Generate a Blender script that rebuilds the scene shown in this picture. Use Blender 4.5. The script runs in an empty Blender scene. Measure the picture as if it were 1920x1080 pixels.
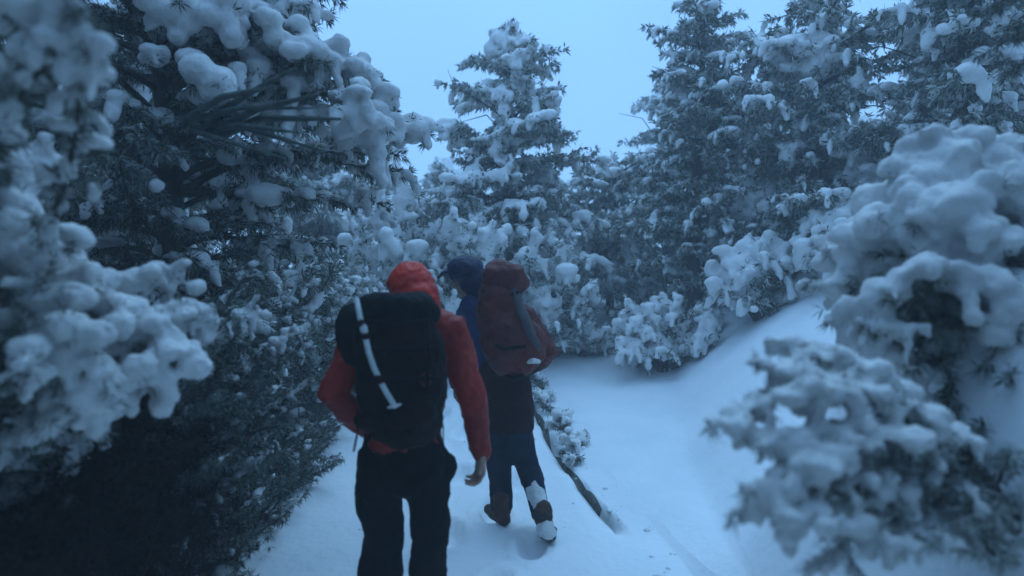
import bpy, bmesh, math, random
import numpy as np
from mathutils import Vector, Matrix

# ------------------------------------------------------------------ camera, sky, sun, exposure
S = bpy.context.scene
col = S.collection
EYE = 1.70
cd = bpy.data.cameras.new('camera')
cam = bpy.data.objects.new('camera', cd)
col.objects.link(cam)
cam.location = (0, 0, EYE)
cam.rotation_euler = (math.radians(90 - 2.06), 0, 0)
cd.lens = 23.4
cd.sensor_width = 36
cd.clip_start = 0.05
cd.clip_end = 600
cd.dof.use_dof = True
cd.dof.focus_distance = 5.5
cd.dof.aperture_fstop = 1.1
S.camera = cam

SKY_COL = (0.345, 0.76, 1.42)
w = bpy.data.worlds.new('World')
S.world = w
w.use_nodes = True
nt = w.node_tree
bg = nt.nodes['Background']
sky = nt.nodes.new('ShaderNodeTexSky')
sky.sky_type = 'NISHITA'
sky.sun_disc = False
sky.sun_elevation = math.radians(62)
sky.sun_rotation = math.radians(-16)
sky.air_density = 1.0
sky.dust_density = 1.0
mulv = nt.nodes.new('ShaderNodeMix'); mulv.data_type = 'RGBA'; mulv.blend_type = 'MULTIPLY'
mulv.inputs[0].default_value = 1.0
mulv.inputs[7].default_value = (0.06, 0.06, 0.06, 1)
nt.links.new(sky.outputs[0], mulv.inputs[6])
mx = nt.nodes.new('ShaderNodeMix'); mx.data_type = 'RGBA'
mx.inputs[0].default_value = 0.93            # an even deck of dusk cloud over the clear sky
# faint cloud structure
tc = nt.nodes.new('ShaderNodeTexCoord')
nz = nt.nodes.new('ShaderNodeTexNoise'); nz.inputs['Scale'].default_value = 1.6; nz.inputs['Detail'].default_value = 3
rp = nt.nodes.new('ShaderNodeValToRGB')
rp.color_ramp.elements[0].position = 0.3; rp.color_ramp.elements[0].color = tuple(c * 0.88 for c in SKY_COL) + (1,)
rp.color_ramp.elements[1].position = 0.7; rp.color_ramp.elements[1].color = tuple(c * 1.04 for c in SKY_COL) + (1,)
nt.links.new(tc.outputs['Generated'], nz.inputs['Vector'])
nt.links.new(nz.outputs['Fac'], rp.inputs[0])
nt.links.new(mulv.outputs[2], mx.inputs[6])
nt.links.new(rp.outputs[0], mx.inputs[7])
nt.links.new(mx.outputs[2], bg.inputs['Color'])
bg.inputs['Strength'].default_value = 1.0

ld = bpy.data.lights.new('sun', 'SUN')
ld.energy = 1.35
ld.angle = math.radians(60)
ld.color = (0.40, 0.72, 1.0)
sun = bpy.data.objects.new('sun', ld)
col.objects.link(sun)
sun.rotation_euler = (math.radians(-28), math.radians(8), 0)

S.view_settings.view_transform = 'Standard'
S.view_settings.look = 'None'
S.view_settings.exposure = 0.0
S.view_settings.gamma = 1.0
S.render.engine = 'CYCLES'
S.cycles.use_denoising = True
S.cycles.max_bounces = 6
S.cycles.diffuse_bounces = 3
S.cycles.volume_bounces = 1
S.cycles.transparent_max_bounces = 4

HAZE_DENSITY = 0.013

# ------------------------------------------------------------------ helpers
F = 1250.0


def at(px, py, d):
    """a point at depth d that the photograph shows at px, py (camera level enough to treat as shift)"""
    return np.array([(px - 960) / F * d, d, EYE - (py - 495) / F * d])


def tag(o, label=None, cat=None, group=None, kind=None):
    if label: o['label'] = label
    if cat: o['category'] = cat
    if group: o['group'] = group
    if kind: o['kind'] = kind
    return o


def empty(name, loc):
    o = bpy.data.objects.new(name, None)
    o.empty_display_size = 0.2
    col.objects.link(o)
    o.location = tuple(float(c) for c in loc)
    return o


def link(name, me, mat, parent=None, smooth=True):
    o = bpy.data.objects.new(name, me)
    if mat is not None:
        me.materials.clear()
        for m in (mat if isinstance(mat, (list, tuple)) else [mat]):
            me.materials.append(m)
    if smooth and len(me.polygons):
        me.polygons.foreach_set('use_smooth', np.ones(len(me.polygons), dtype=bool))
    col.objects.link(o)
    if parent is not None:
        o.parent = parent
        # meshes are written in world coordinates: move them to the parent's frame
        off = Vector(parent_origin(parent))
        if off.length > 0:
            me.transform(Matrix.Translation(-off))
    return o


def parent_origin(p):
    v = Vector((0, 0, 0))
    while p is not None:
        v += p.location
        p = p.parent
    return v


def new_mesh(name, V, Fc, k):
    """V (n,3), Fc (m,k) constant polygon size"""
    me = bpy.data.meshes.new(name)
    V = np.asarray(V, dtype=np.float32); Fc = np.asarray(Fc, dtype=np.int32)
    me.vertices.add(len(V)); me.vertices.foreach_set('co', V.ravel())
    m = len(Fc)
    me.loops.add(m * k); me.loops.foreach_set('vertex_index', Fc.ravel())
    me.polygons.add(m)
    me.polygons.foreach_set('loop_start', np.arange(m, dtype=np.int32) * k)
    me.update(calc_edges=True)
    return me


def ico(sub):
    bm = bmesh.new()
    bmesh.ops.create_icosphere(bm, subdivisions=sub, radius=1.0)
    V = np.array([v.co[:] for v in bm.verts]); T = np.array([[v.index for v in f.verts] for f in bm.faces])
    bm.free()
    return V, T


ICO2 = ico(2)
ICO1 = ico(1)


def wob(P, s, seed=0.0):
    """cheap smooth noise, about -1..1"""
    x, y, z = P[:, 0] * s + seed, P[:, 1] * s + seed * 1.7, P[:, 2] * s - seed
    return (np.sin(x * 1.3 + 1.7 * np.sin(y * 0.9 + 0.3)) + np.sin(y * 1.7 + 1.3 * np.sin(z * 1.1 + 1.1))
            + np.sin(z * 1.5 + 1.9 * np.sin(x * 1.2 + 2.0))) / 3.0


def blobs_mesh(C, Rr, base=ICO2):
    """C (n,3) centres, Rr (n,3) radii"""
    V, T = base
    n = len(C)
    VV = (V[None] * Rr[:, None, :] + C[:, None, :]).reshape(-1, 3)
    TT = (T[None] + (np.arange(n) * len(V))[:, None, None]).reshape(-1, 3)
    return VV, TT


ROT = np.array(Matrix.Rotation(.9, 3, Vector((1, .6, .3)).normalized()) @ Matrix.Rotation(.7, 3, 'Z'))


def fuse(name, VT, voxel, smooth=2, noise=0.0, nscale=10.0, seed=0.0):
    """union of closed shells by voxel remesh -> one smooth skin"""
    vs, ts, o0 = [], [], 0
    for V, T in VT:
        vs.append(V); ts.append(T + o0); o0 += len(V)
    me = new_mesh(name + '_raw', np.concatenate(vs), np.concatenate(ts), 3)
    ob = bpy.data.objects.new('temp', me)
    col.objects.link(ob)
    m = ob.modifiers.new('r', 'REMESH'); m.mode = 'VOXEL'; m.voxel_size = voxel; m.adaptivity = 0.0
    if smooth:
        m2 = ob.modifiers.new('s', 'SMOOTH'); m2.factor = 0.6; m2.iterations = smooth
    dg = bpy.context.evaluated_depsgraph_get()
    out = bpy.data.meshes.new_from_object(ob.evaluated_get(dg))
    bpy.data.objects.remove(ob); bpy.data.meshes.remove(me)
    out.name = name
    if noise > 0:
        n = len(out.vertices)
        P = np.empty(n * 3, dtype=np.float32); out.vertices.foreach_get('co', P); P = P.reshape(-1, 3)
        N = np.empty(n * 3, dtype=np.float32); out.vertex_normals.foreach_get('vector', N); N = N.reshape(-1, 3)
        Pr = P @ ROT.T
        d = wob(P, nscale, seed) * 0.55 + wob(Pr, nscale * 2.1, seed + 5) * 0.35 + wob(P @ ROT, nscale * 4.7, seed + 9) * 0.22 + wob(Pr @ ROT.T, nscale * 9.1, seed + 3) * .12
        P = P + N * (d * noise)[:, None]
        out.vertices.foreach_set('co', P.astype(np.float32).ravel())
        out.update()
    return out


def tube(pts, radii, n=10, caps=True):
    """closed tapered tube along pts; returns V, T (triangles). radii: float or (rx, ry) each"""
    pts = [np.array(p, dtype=float) for p in pts]
    k = len(pts)
    V, T = [], []
    up = np.array([0.13, 0.27, 0.95])
    prev = None
    rr = [(r, r) if np.isscalar(r) else r for r in radii]
    P2, R2, D2 = [], [], []
    for i in range(k):
        a = pts[max(0, i - 1)]; b = pts[min(k - 1, i + 1)]
        d = b - a; d = d / (np.linalg.norm(d) + 1e-9)
        P2.append(pts[i]); R2.append(rr[i]); D2.append(d)
    if caps:
        r0, r1 = rr[0], rr[-1]
        q0, q1 = min(r0), min(r1)
        P2 = [P2[0] - D2[0] * q0, P2[0] - D2[0] * q0 * 0.7] + P2 + [P2[-1] + D2[-1] * q1 * 0.7, P2[-1] + D2[-1] * q1]
        R2 = [(r0[0] * .12, r0[1] * .12), (r0[0] * .7, r0[1] * .7)] + R2 + [(r1[0] * .7, r1[1] * .7), (r1[0] * .12, r1[1] * .12)]
        D2 = [D2[0], D2[0]] + D2 + [D2[-1], D2[-1]]
    k = len(P2)
    u = None
    for i in range(k):
        d = D2[i]
        if u is None:
            u = np.cross(d, up); u /= np.linalg.norm(u) + 1e-9
        else:
            u = u - d * np.dot(u, d); u /= np.linalg.norm(u) + 1e-9
        v = np.cross(d, u)
        for j in range(n):
            a = 2 * math.pi * j / n
            V.append(P2[i] + u * math.cos(a) * R2[i][0] + v * math.sin(a) * R2[i][1])
    for i in range(k - 1):
        for j in range(n):
            a = i * n + j; b = i * n + (j + 1) % n; c = a + n; e = b + n
            T.append((a, b, e)); T.append((a, e, c))
    s = len(V); V.append(P2[0]); V.append(P2[-1])
    for j in range(n):
        T.append((s, (j + 1) % n, j)); T.append((s + 1, (k - 1) * n + j, (k - 1) * n + (j + 1) % n))
    return np.array(V), np.array(T)


def ell(c, r, rot=None):
    V, T = ICO2B
    P = V * np.array(r)
    if rot is not None:
        M = np.array(Matrix.Rotation(rot[1], 3, rot[0]))
        P = P @ M.T
    return P + np.array(c), T


ICO2B = ico(3)


def merge(VT):
    vs, ts, o0 = [], [], 0
    for V, T in VT:
        vs.append(V); ts.append(T + o0); o0 += len(V)
    return np.concatenate(vs), np.concatenate(ts)


def mesh_of(name, VT):
    V, T = merge(VT)
    return new_mesh(name, V, T, 3)


# ------------------------------------------------------------------ materials
def mat(name, c1, c2=None, rough=0.8, scale=8.0, bump=0.0, bscale=None, detail=4, island=False, spec=0.3, c3=None,
        stretch=None):
    m = bpy.data.materials.new(name)
    m.use_nodes = True
    n = m.node_tree.nodes; l = m.node_tree.links
    b = n['Principled BSDF']
    b.inputs['Roughness'].default_value = rough
    b.inputs['Specular IOR Level'].default_value = spec
    b.inputs['Base Color'].default_value = tuple(c1) + (1,)
    t = n.new('ShaderNodeTexCoord')
    vec = t.outputs['Object']
    if stretch:
        mp = n.new('ShaderNodeMapping'); mp.inputs['Scale'].default_value = stretch
        l.new(vec, mp.inputs[0]); vec = mp.outputs[0]
    if c2 is not None:
        z = n.new('ShaderNodeTexNoise'); z.inputs['Scale'].default_value = scale; z.inputs['Detail'].default_value = detail
        l.new(vec, z.inputs['Vector'])
        r = n.new('ShaderNodeValToRGB')
        r.color_ramp.elements[0].position = 0.35; r.color_ramp.elements[0].color = tuple(c1) + (1,)
        r.color_ramp.elements[1].position = 0.65; r.color_ramp.elements[1].color = tuple(c2) + (1,)
        l.new(z.outputs['Fac'], r.inputs[0])
        out = r.outputs[0]
        if island:
            g = n.new('ShaderNodeNewGeometry')
            r2 = n.new('ShaderNodeValToRGB')
            r2.color_ramp.elements[0].position = 0.32; r2.color_ramp.elements[0].color = (0, 0, 0, 1)
            r2.color_ramp.elements[1].position = 1.0; r2.color_ramp.elements[1].color = (1, 1, 1, 1)
            l.new(g.outputs['Random Per Island'], r2.inputs[0])
            x = n.new('ShaderNodeMix'); x.data_type = 'RGBA'
            x.inputs[7].default_value = tuple(c3) + (1,)
            l.new(r2.outputs[0], x.inputs[0]); l.new(out, x.inputs[6])
            out = x.outputs[2]
        l.new(out, b.inputs['Base Color'])
    if bump > 0:
        z2 = n.new('ShaderNodeTexNoise'); z2.inputs['Scale'].default_value = bscale or scale * 4; z2.inputs['Detail'].default_value = 5
        l.new(vec, z2.inputs['Vector'])
        bu = n.new('ShaderNodeBump'); bu.inputs['Strength'].default_value = bump; bu.inputs['Distance'].default_value = 0.03
        l.new(z2.outputs['Fac'], bu.inputs['Height']); l.new(bu.outputs[0], b.inputs['Normal'])
    return m


M_SNOW_SHADED = mat('snow', (0.60, 0.59, 0.58), (0.76, 0.75, 0.735), rough=0.9, scale=5, bump=0.4, bscale=34, spec=0.15)  # shade on the near boughs is darkened into this snow colour
M_SNOW_LIT = mat('lit_snow', (0.74, 0.73, 0.715), (0.88, 0.87, 0.855), rough=0.9, scale=5, bump=0.4, bscale=30, spec=0.15)  # same snow for farther plants, highlights lifted into the colour
M_GROUND = mat('ground_snow', (0.84, 0.87, 0.89), (0.90, 0.915, 0.925), rough=0.9, scale=2.2, bump=0.35, bscale=18, spec=0.15)
M_NEEDLE = mat('needles', (0.075, 0.090, 0.066), (0.155, 0.160, 0.125), rough=0.7, scale=2.5, island=True, c3=(0.62, 0.62, 0.57))  # rime frost, with the base also paled in place of haze
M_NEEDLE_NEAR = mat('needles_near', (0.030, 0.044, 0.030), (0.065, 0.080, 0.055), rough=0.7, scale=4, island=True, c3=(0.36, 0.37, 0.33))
M_RIME = mat('rimed_needles', (0.11, 0.13, 0.11), (0.22, 0.235, 0.21), rough=0.8, scale=2.5, island=True, c3=(0.68, 0.69, 0.66))
M_BARK = mat('bark', (0.050, 0.042, 0.036), (0.10, 0.085, 0.075), rough=0.95, scale=9, bump=0.6, bscale=30, stretch=(1, 1, .25))
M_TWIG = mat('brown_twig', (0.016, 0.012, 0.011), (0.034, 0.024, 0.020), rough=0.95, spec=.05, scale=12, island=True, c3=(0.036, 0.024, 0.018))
M_SOIL = mat('soil', (0.10, 0.10, 0.085), (0.22, 0.22, 0.19), rough=0.95, scale=14, bump=0.5)
M_ROCK = mat('rock', (0.03, 0.03, 0.035), (0.08, 0.08, 0.085), rough=0.9, scale=7, bump=0.6)
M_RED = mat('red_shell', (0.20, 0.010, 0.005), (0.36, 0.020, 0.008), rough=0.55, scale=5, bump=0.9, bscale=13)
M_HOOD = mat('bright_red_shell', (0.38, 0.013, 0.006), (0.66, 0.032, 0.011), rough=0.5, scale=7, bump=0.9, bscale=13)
M_BLACK = mat('black_nylon', (0.004, 0.004, 0.005), (0.010, 0.009, 0.010), rough=0.75, scale=9, bump=0.3, bscale=30, spec=0.08)
M_BLACK2 = mat('black_brown_nylon', (0.006, 0.004, 0.0035), (0.022, 0.010, 0.008), rough=0.7, scale=14, bump=0.35, bscale=40, spec=0.08)
M_TROUSER = mat('black_trousers', (0.003, 0.003, 0.004), (0.007, 0.006, 0.007), rough=0.85, scale=8, bump=0.8, bscale=12, spec=0.08)
M_NAVY = mat('navy_shell', (0.020, 0.028, 0.090), (0.032, 0.044, 0.14), rough=0.6, scale=6, bump=0.8, bscale=13)
M_HNAVY = mat('dark_navy_hood', (0.014, 0.013, 0.045), (0.022, 0.022, 0.07), rough=0.6, scale=6, bump=0.8, bscale=13)
M_MAROON = mat('maroon_shell', (0.018, 0.006, 0.008), (0.036, 0.009, 0.012), rough=0.7, scale=6, bump=0.8, bscale=13, spec=0.08)
M_PACKRED = mat('dark_red_cover', (0.075, 0.010, 0.007), (0.13, 0.017, 0.011), rough=0.6, scale=5, bump=0.9, bscale=12)
M_PACKGREY = mat('grey_panel', (0.065, 0.055, 0.06), (0.10, 0.085, 0.09), rough=0.7, scale=9, bump=0.3, bscale=30)
M_JEANS = mat('dark_blue_trousers', (0.009, 0.013, 0.026), (0.016, 0.024, 0.042), rough=0.9, scale=9, bump=0.3, bscale=30, spec=0.08)
M_SKIN = mat('skin', (0.36, 0.20, 0.15), (0.42, 0.25, 0.19), rough=0.6, scale=12, bump=0.1)
M_BOOT = mat('brown_boot', (0.055, 0.022, 0.014), (0.10, 0.045, 0.028), rough=0.8, scale=14, bump=0.3)
M_SOLE = mat('black_rubber', (0.012, 0.012, 0.013), (0.03, 0.03, 0.03), rough=0.8, scale=20)
M_STRAP = mat('pale_webbing', (0.50, 0.54, 0.54), (0.62, 0.66, 0.66), rough=0.6, scale=30, bump=0.1)
M_GLOVE = mat('dark_brown_glove', (0.05, 0.022, 0.018), (0.08, 0.035, 0.028), rough=0.8, scale=10)
M_EYE = mat('eye', (0.02, 0.015, 0.012), (0.03, 0.02, 0.02), rough=0.2)


# ------------------------------------------------------------------ terrain
def sstep(a, b, x):
    t = np.clip((x - a) / (b - a), 0, 1)
    return t * t * (3 - 2 * t)


def edge_R(y):
    y = np.asarray(y, dtype=float)
    return 1.21 - 0.145 * y - 0.012 * np.clip(y - 8, 0, 40) + 0.025 * np.sin(y * 1.9)


def edge_L(y):
    y = np.asarray(y, dtype=float)
    return -1.25 - 0.11 * y + 0.05 * np.sin(y * 1.3 + 1)


PRINTS = []
rngp = random.Random(4)
for k in range(16):
    y = 1.3 + k * 0.52
    for s, cx in ((1, -0.49), (-1, -0.02)):
        xx = cx + (0.11 if k % 2 else -0.11) + rngp.uniform(-.03, .03) - 0.05 * (y - 4)
        PRINTS.append((xx, y + (0.2 if s > 0 else 0) + rngp.uniform(-.05, .05), rngp.uniform(-.2, .2)))


def height(x, y):
    x = np.asarray(x, dtype=float); y = np.asarray(y, dtype=float)
    sh = x.shape
    base = 0.115 * (np.sqrt((np.clip(y, -50, 60) - 5.6) ** 2 + 1.2) + (np.clip(y, -50, 60) - 5.6)) / 2
    base = base * (1 - 0.5 * sstep(14, 40, y))
    P = np.stack([x.ravel(), y.ravel(), np.zeros(x.size)], 1)
    n1 = wob(P, 0.9, 2.0).reshape(sh); n2 = wob(P, 2.6, 7.0).reshape(sh); n3 = wob(P, 7.0, 3.0).reshape(sh)
    eR = edge_R(y); eL = edge_L(y)
    right = x - eR - .002; left = eL - x
    inpath = (right <= 0) & (left <= 0)
    z = base + 0.02 * n1 + 0.010 * n2 + 0.004 * n3
    # right bank: drops at the edge, then swells and climbs gently
    rr = np.clip(right, 0, 60)
    wd = 0.045 + 0.018 * np.sin(y * 3.3 + 1) + 0.012 * np.sin(y * 6.5)
    bank = -0.17 * (1 - sstep(wd * .5, wd + .05, rr + .012 * n3)) + 0.05 * sstep(.1, .6, rr) + 0.07 * np.clip(rr - 1.0, 0, 9) * sstep(4, 8, y) + 0.06 * n1 * sstep(.2, 1.5, rr) + 0.03 * n2 * sstep(.15, .6, rr)
    # the drop is only open between y = 4.1 and 8.5, elsewhere the snow bridges it
    openn = sstep(4.0, 4.5, y) * (1 - sstep(8.5, 9.5, y))
    pinch = 0.5 + 0.5 * np.sin(y * 5.1 + 0.6)
    openn = openn * (1 - 0.75 * sstep(.80, 1.0, pinch))
    rise = 0.95 * np.clip(x - (0.62 + .165 * np.clip(y, 0, 30)), 0, 50) * (right > 0)
    bank = bank + 1.15 * np.exp(-((x - 1.46) / .56) ** 2 - ((y - 2.35) / .95) ** 2) * (1 + .10 * n2) * sstep(.0, .9, rr)
    bank = bank + 1.3 * np.tanh(rise / 1.3) * (1 + .12 * n1) * sstep(-4, 1, y)
    bank = np.where(rr < 0.3, bank * openn + (1 - openn) * (0.01 * rr), bank)
    z = z + np.where(right > 0, bank, 0)
    ll = np.clip(left, 0, 60)
    z = z + np.where(left > 0, 0.22 * sstep(0, 0.7, ll) + 0.10 * np.clip(ll - .5, 0, 8) + 0.05 * n2 * sstep(0, .5, ll), 0)
    # slab edge rounds off
    z = z - np.where(inpath, 0.03 * openn * sstep(-0.08, 0.0, right), 0)
    # footprints
    for (fx, fy, fr) in PRINTS:
        dx = (x - fx); dy = (y - fy)
        c, s = math.cos(fr), math.sin(fr)
        a = (dx * c + dy * s) / 0.075; b = (-dx * s + dy * c) / 0.17
        q = a * a + b * b
        m = np.abs(q) < 9
        z = np.where(m & inpath, z - 0.075 * np.exp(-q ** 2) + 0.026 * np.exp(-(np.sqrt(q) - 1.45) ** 2 * 6), z)
    return z


def gz(x, y):
    return float(height(np.array([[float(x)]]), np.array([[float(y)]]))[0, 0])


def build_ground():
    ys = np.concatenate([-np.geomspace(0.4, 100, 24)[::-1], np.arange(0, 12, 0.045), 12 + np.geomspace(0.05, 100, 60)])
    nL = np.concatenate([-np.geomspace(0.05, 108, 62)[::-1]])
    mid = np.linspace(0, 1, 58)
    nR = np.concatenate([np.arange(0.012, 0.30, 0.018), 0.30 + np.geomspace(0.03, 108, 72)])
    rows_x = []
    for y in ys:
        eL, eR = float(edge_L(np.array(min(y, 12)))), float(edge_R(np.array(min(y, 12))))
        if y > 12: eL = eL; eR = eR
        rows_x.append(np.concatenate([eL + nL, eL + (eR - eL) * mid, eR + nR]))
    X = np.array(rows_x); Y = np.repeat(ys[:, None], X.shape[1], 1)
    Yc = np.minimum(Y, 12)
    Z = height(X, Y)
    # lay the jagged lip of the slab
    ny, nx = X.shape
    V = np.stack([X, Y, Z], -1).reshape(-1, 3)
    idx = np.arange(ny * nx).reshape(ny, nx)
    Q = np.stack([idx[:-1, :-1], idx[:-1, 1:], idx[1:, 1:], idx[1:, :-1]], -1)
    # normals
    gx = np.gradient(Z, axis=1) / np.maximum(1e-6, np.gradient(X, axis=1))
    dzdy = np.gradient(Z, axis=0); dydy = np.gradient(Y, axis=0); dxdy = np.gradient(X, axis=0)
    gy = (dzdy - gx * dxdy) / np.maximum(1e-6, dydy)
    N = np.stack([-gx, -gy, np.ones_like(gx)], -1); N /= np.linalg.norm(N, axis=-1, keepdims=True)
    N = N.reshape(-1, 3)
    i0 = len(nL); i1 = len(nL) + len(mid) - 1
    ymid = ys[:-1]

    def sub(name, mask, m):
        q = Q[mask]
        used, inv = np.unique(q, return_inverse=True)
        me = new_mesh(name, V[used], inv.reshape(-1, 4), 4)
        me.polygons.foreach_set('use_smooth', np.ones(len(me.polygons), dtype=bool))
        me.materials.append(m)
        me.normals_split_custom_set_from_vertices([tuple(v) for v in N[used]])
        o = bpy.data.objects.new(name, me); col.objects.link(o)
        o['kind'] = 'structure'
        return o
    jj = np.arange(nx - 1)[None, :].repeat(ny - 1, 0)
    yy = np.repeat(ymid[:, None], nx - 1, 1)
    path = (jj >= i0) & (jj < i1) & (yy > -3) & (yy < 20)
    xr = jj - i1
    dark = (xr >= 0) & (xr < 3.5 * np.clip((yy - 4.05) / .6, 0, 1)) & (yy > 4.0) & (yy < 9.3)
    sub('path', path, M_GROUND)
    sub('ditch', dark, M_SOIL)
    sub('ground', ~(path | dark), M_GROUND)


build_ground()


# ------------------------------------------------------------------ conifers
def unit(v):
    return v / (np.linalg.norm(v, axis=-1, keepdims=True) + 1e-9)


class Twigs:
    """collects limbs, needle stations and snow lumps of one plant"""

    patch0 = .25

    def __init__(s, seed, nlen=0.09, nw=0.012, blades=5, snow_r=0.08, snow_p=0.8, nstep=0.05, finger=0.3):
        s.rng = np.random.default_rng(seed)
        s.seed = seed
        s.wood = []; s.P = []; s.D = []; s.C = []; s.R = []
        s.poke = .28; s.lo = 0.28; s.patch = 0.25; s.pscale = 4.0
        s.nlen, s.nw, s.blades, s.snow_r, s.snow_p, s.nstep, s.finger = nlen, nw, blades, snow_r, snow_p, nstep, finger

    def needles(s, a, b):
        L = np.linalg.norm(b - a); n = max(1, int(L / s.nstep))
        t = (np.arange(n) + s.rng.random(n))[:, None] / n
        s.P.append(a + (b - a) * t); s.D.append(np.repeat(unit(b - a)[None], n, 0))

    def lump(s, p, r, flat=0.72):
        if s.patch < 1 and wob(np.array([p]), s.pscale, s.seed * .37)[0] > s.patch: return
        if s.rng.random() < s.poke:
            d_ = unit(s.rng.normal(size=3) + np.array([0, -.3, .3])); s.needles(p + d_ * r * .6, p + d_ * r * 1.05)
        s.C.append(p); s.R.append((r * s.rng.uniform(.85, 1.25), r * s.rng.uniform(.85, 1.25), r * flat * s.rng.uniform(.85, 1.15)))

    def snow_line(s, a, b, r, drop=True):
        L = np.linalg.norm(b - a)
        n = max(2, int(L / (r * 0.75)))
        gap = s.rng.random() < 0.25
        for i in range(n + 1):
            t = i / n
            if gap and 0.35 < t < 0.6: continue
            p = a + (b - a) * t
            rr = r * (0.5 + 0.5 * math.sin(math.pi * min(1, 0.15 + t * 0.8))) * min(1.6, math.exp(s.rng.normal(-.1, .33)))
            s.lump(p + np.array([s.rng.normal(0, r * .2), s.rng.normal(0, r * .2), rr * 0.45]), rr)
        if drop and s.rng.random() < s.finger:
            d = unit(b - a)
            q = b.copy(); rr = r * s.rng.uniform(.55, .8)
            for i in range(s.rng.integers(2, 5)):
                q = q + np.array([d[0] * rr * .35, d[1] * rr * .35, -rr * 0.8])
                s.lump(q, rr, 1.1); rr *= 0.86

    def twig(s, a, d, L, r, sag=0.35):
        """short side twig of two pieces, sagging under snow"""
        m = a + d * L * .55 - np.array([0, 0, sag * L * .12])
        b = m + unit(d + np.array([0, 0, -sag])) * L * .45
        s.needles(a, m); s.needles(m, b)
        if s.rng.random() < .45:
            o_ = np.array([0, 0, r * .7]); s.needles(m + o_ * .8, b + o_)
        if s.rng.random() < s.snow_p:
            s.snow_line(a + (m - a) * .35, m, r * .9, False); s.snow_line(m, b, r)
        return b

    def bough(s, a, b, width, sag=0.12, n=None, r=None, wood=0.02, gap=0.0):
        """a main limb from a to b with side twigs that reach width"""
        r = r or s.snow_r
        L = np.linalg.norm(b - a)
        K = 7
        ts = np.linspace(0, 1, K)
        side_j = s.rng.normal(0, 0.04 * L, 3)
        pts = [a + (b - a) * t + np.array([0, 0, sag * L * (4 * t * (1 - t)) * (1 - .4 * t)]) + side_j * math.sin(math.pi * t) for t in ts]
        s.wood.append((pts, [wood * (1 - .85 * t) + .003 for t in ts]))
        n = n or max(4, int(L / 0.13))
        lo = s.lo
        fwd = unit(b - a)
        side = np.cross(fwd, np.array([0, 0, 1.0])); side = unit(side) if np.linalg.norm(side) > 1e-3 else np.array([1., 0, 0])
        for i in range(n):
            t = lo + (1 - lo) * (i + s.rng.random() * .6) / n
            if t > 1: t = 1
            x = t * (K - 1); j = min(K - 2, int(x)); p = pts[j] + (pts[j + 1] - pts[j]) * (x - j)
            f = unit(pts[j + 1] - pts[j])
            sg = 1 if i % 2 else -1
            l = width * (1.15 - t * .75) * s.rng.uniform(.6, 1.15)
            d = unit(f * .65 + side * sg * s.rng.uniform(.5, 1.0) + np.array([0, 0, s.rng.uniform(-.35, .25)]))
            e = s.twig(p, d, l, r * s.rng.uniform(.7, 1.25))
            if l > 0.28:
                for q in (.4, .7):
                    d2 = unit(d + side * s.rng.uniform(-.8, .8) + np.array([0, 0, s.rng.uniform(-.3, .3)]))
                    s.twig(p + d * l * q, d2, l * .45, r * .8)
        s.twig(pts[-1], unit(fwd + np.array([0, 0, -.15])), width * .45, r)
        for j in range(2, K - 1):
            s.needles(pts[j], pts[j + 1])
            if s.rng.random() < s.snow_p: s.snow_line(pts[j], pts[j + 1], r * .9, False)
        return pts

    def needle_mesh(s, name):
        P = np.concatenate(s.P); D = np.concatenate(s.D)
        k = s.blades
        P = np.repeat(P, k, 0); D = np.repeat(D, k, 0)
        n = len(P)
        U = unit(s.rng.normal(size=(n, 3)))
        dr = unit(D * .75 + U * .85 + np.array([0, 0, -.12]))
        ln = s.nlen * s.rng.uniform(.6, 1.25, (n, 1))
        sd = unit(np.cross(dr, unit(s.rng.normal(size=(n, 3)))))
        w2 = s.nw * s.rng.uniform(.6, 1.4, (n, 1)) * .5
        a = P; m = P + dr * ln * .45; e = P + dr * ln + np.array([0, 0, -1.]) * ln * .12
        V = np.stack([a, m + sd * w2, e, m - sd * w2], 1).reshape(-1, 3)
        Q = np.arange(n * 4).reshape(-1, 4)
        return new_mesh(name, V, Q, 4)

    def snow_mesh(s, name, voxel, smooth=2, noise=0.25):
        V, T = blobs_mesh(np.array(s.C), np.array(s.R), ICO2)
        return fuse(name, [(V, T)], voxel, smooth, noise * s.snow_r, 1.1 / s.snow_r, s.seed)

    def wood_mesh(s, name, trunk=None):
        VT = [tube(p, r, 6) for p, r in s.wood]
        if trunk: VT.append(tube(trunk[0], trunk[1], 12))
        return mesh_of(name, VT)


TRI = {}


def finish(name, tw, base, label, cat, group, voxel, needle_mat, trunk=None, smooth=2, snow_noise=.25, wood_mat=None, limbs_apart=False):
    root = empty(name, base)
    tag(root, label, cat, group)
    if trunk is not None:
        link('trunk', mesh_of('trunk', [tube(trunk[0], trunk[1], 12)] + ([] if limbs_apart else [tube(p, r, 6) for p, r in tw.wood])), wood_mat or M_BARK, root)
    elif not limbs_apart:
        link('stem', mesh_of('stem', [tube(p, r, 6) for p, r in tw.wood]), wood_mat or M_BARK, root)
    if limbs_apart:
        for p, r in tw.wood:
            link('branch', mesh_of('branch', [tube(p, r, 8)]), wood_mat or M_BARK, root)
    o = link('foliage', tw.needle_mesh('foliage'), needle_mat, root, smooth=False); o['kind'] = 'stuff'
    if tw.C:
        o = link('snow_cover', tw.snow_mesh('snow_cover', voxel, smooth, snow_noise), M_SNOW_LIT, root); o['kind'] = 'stuff'
    return root


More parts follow.
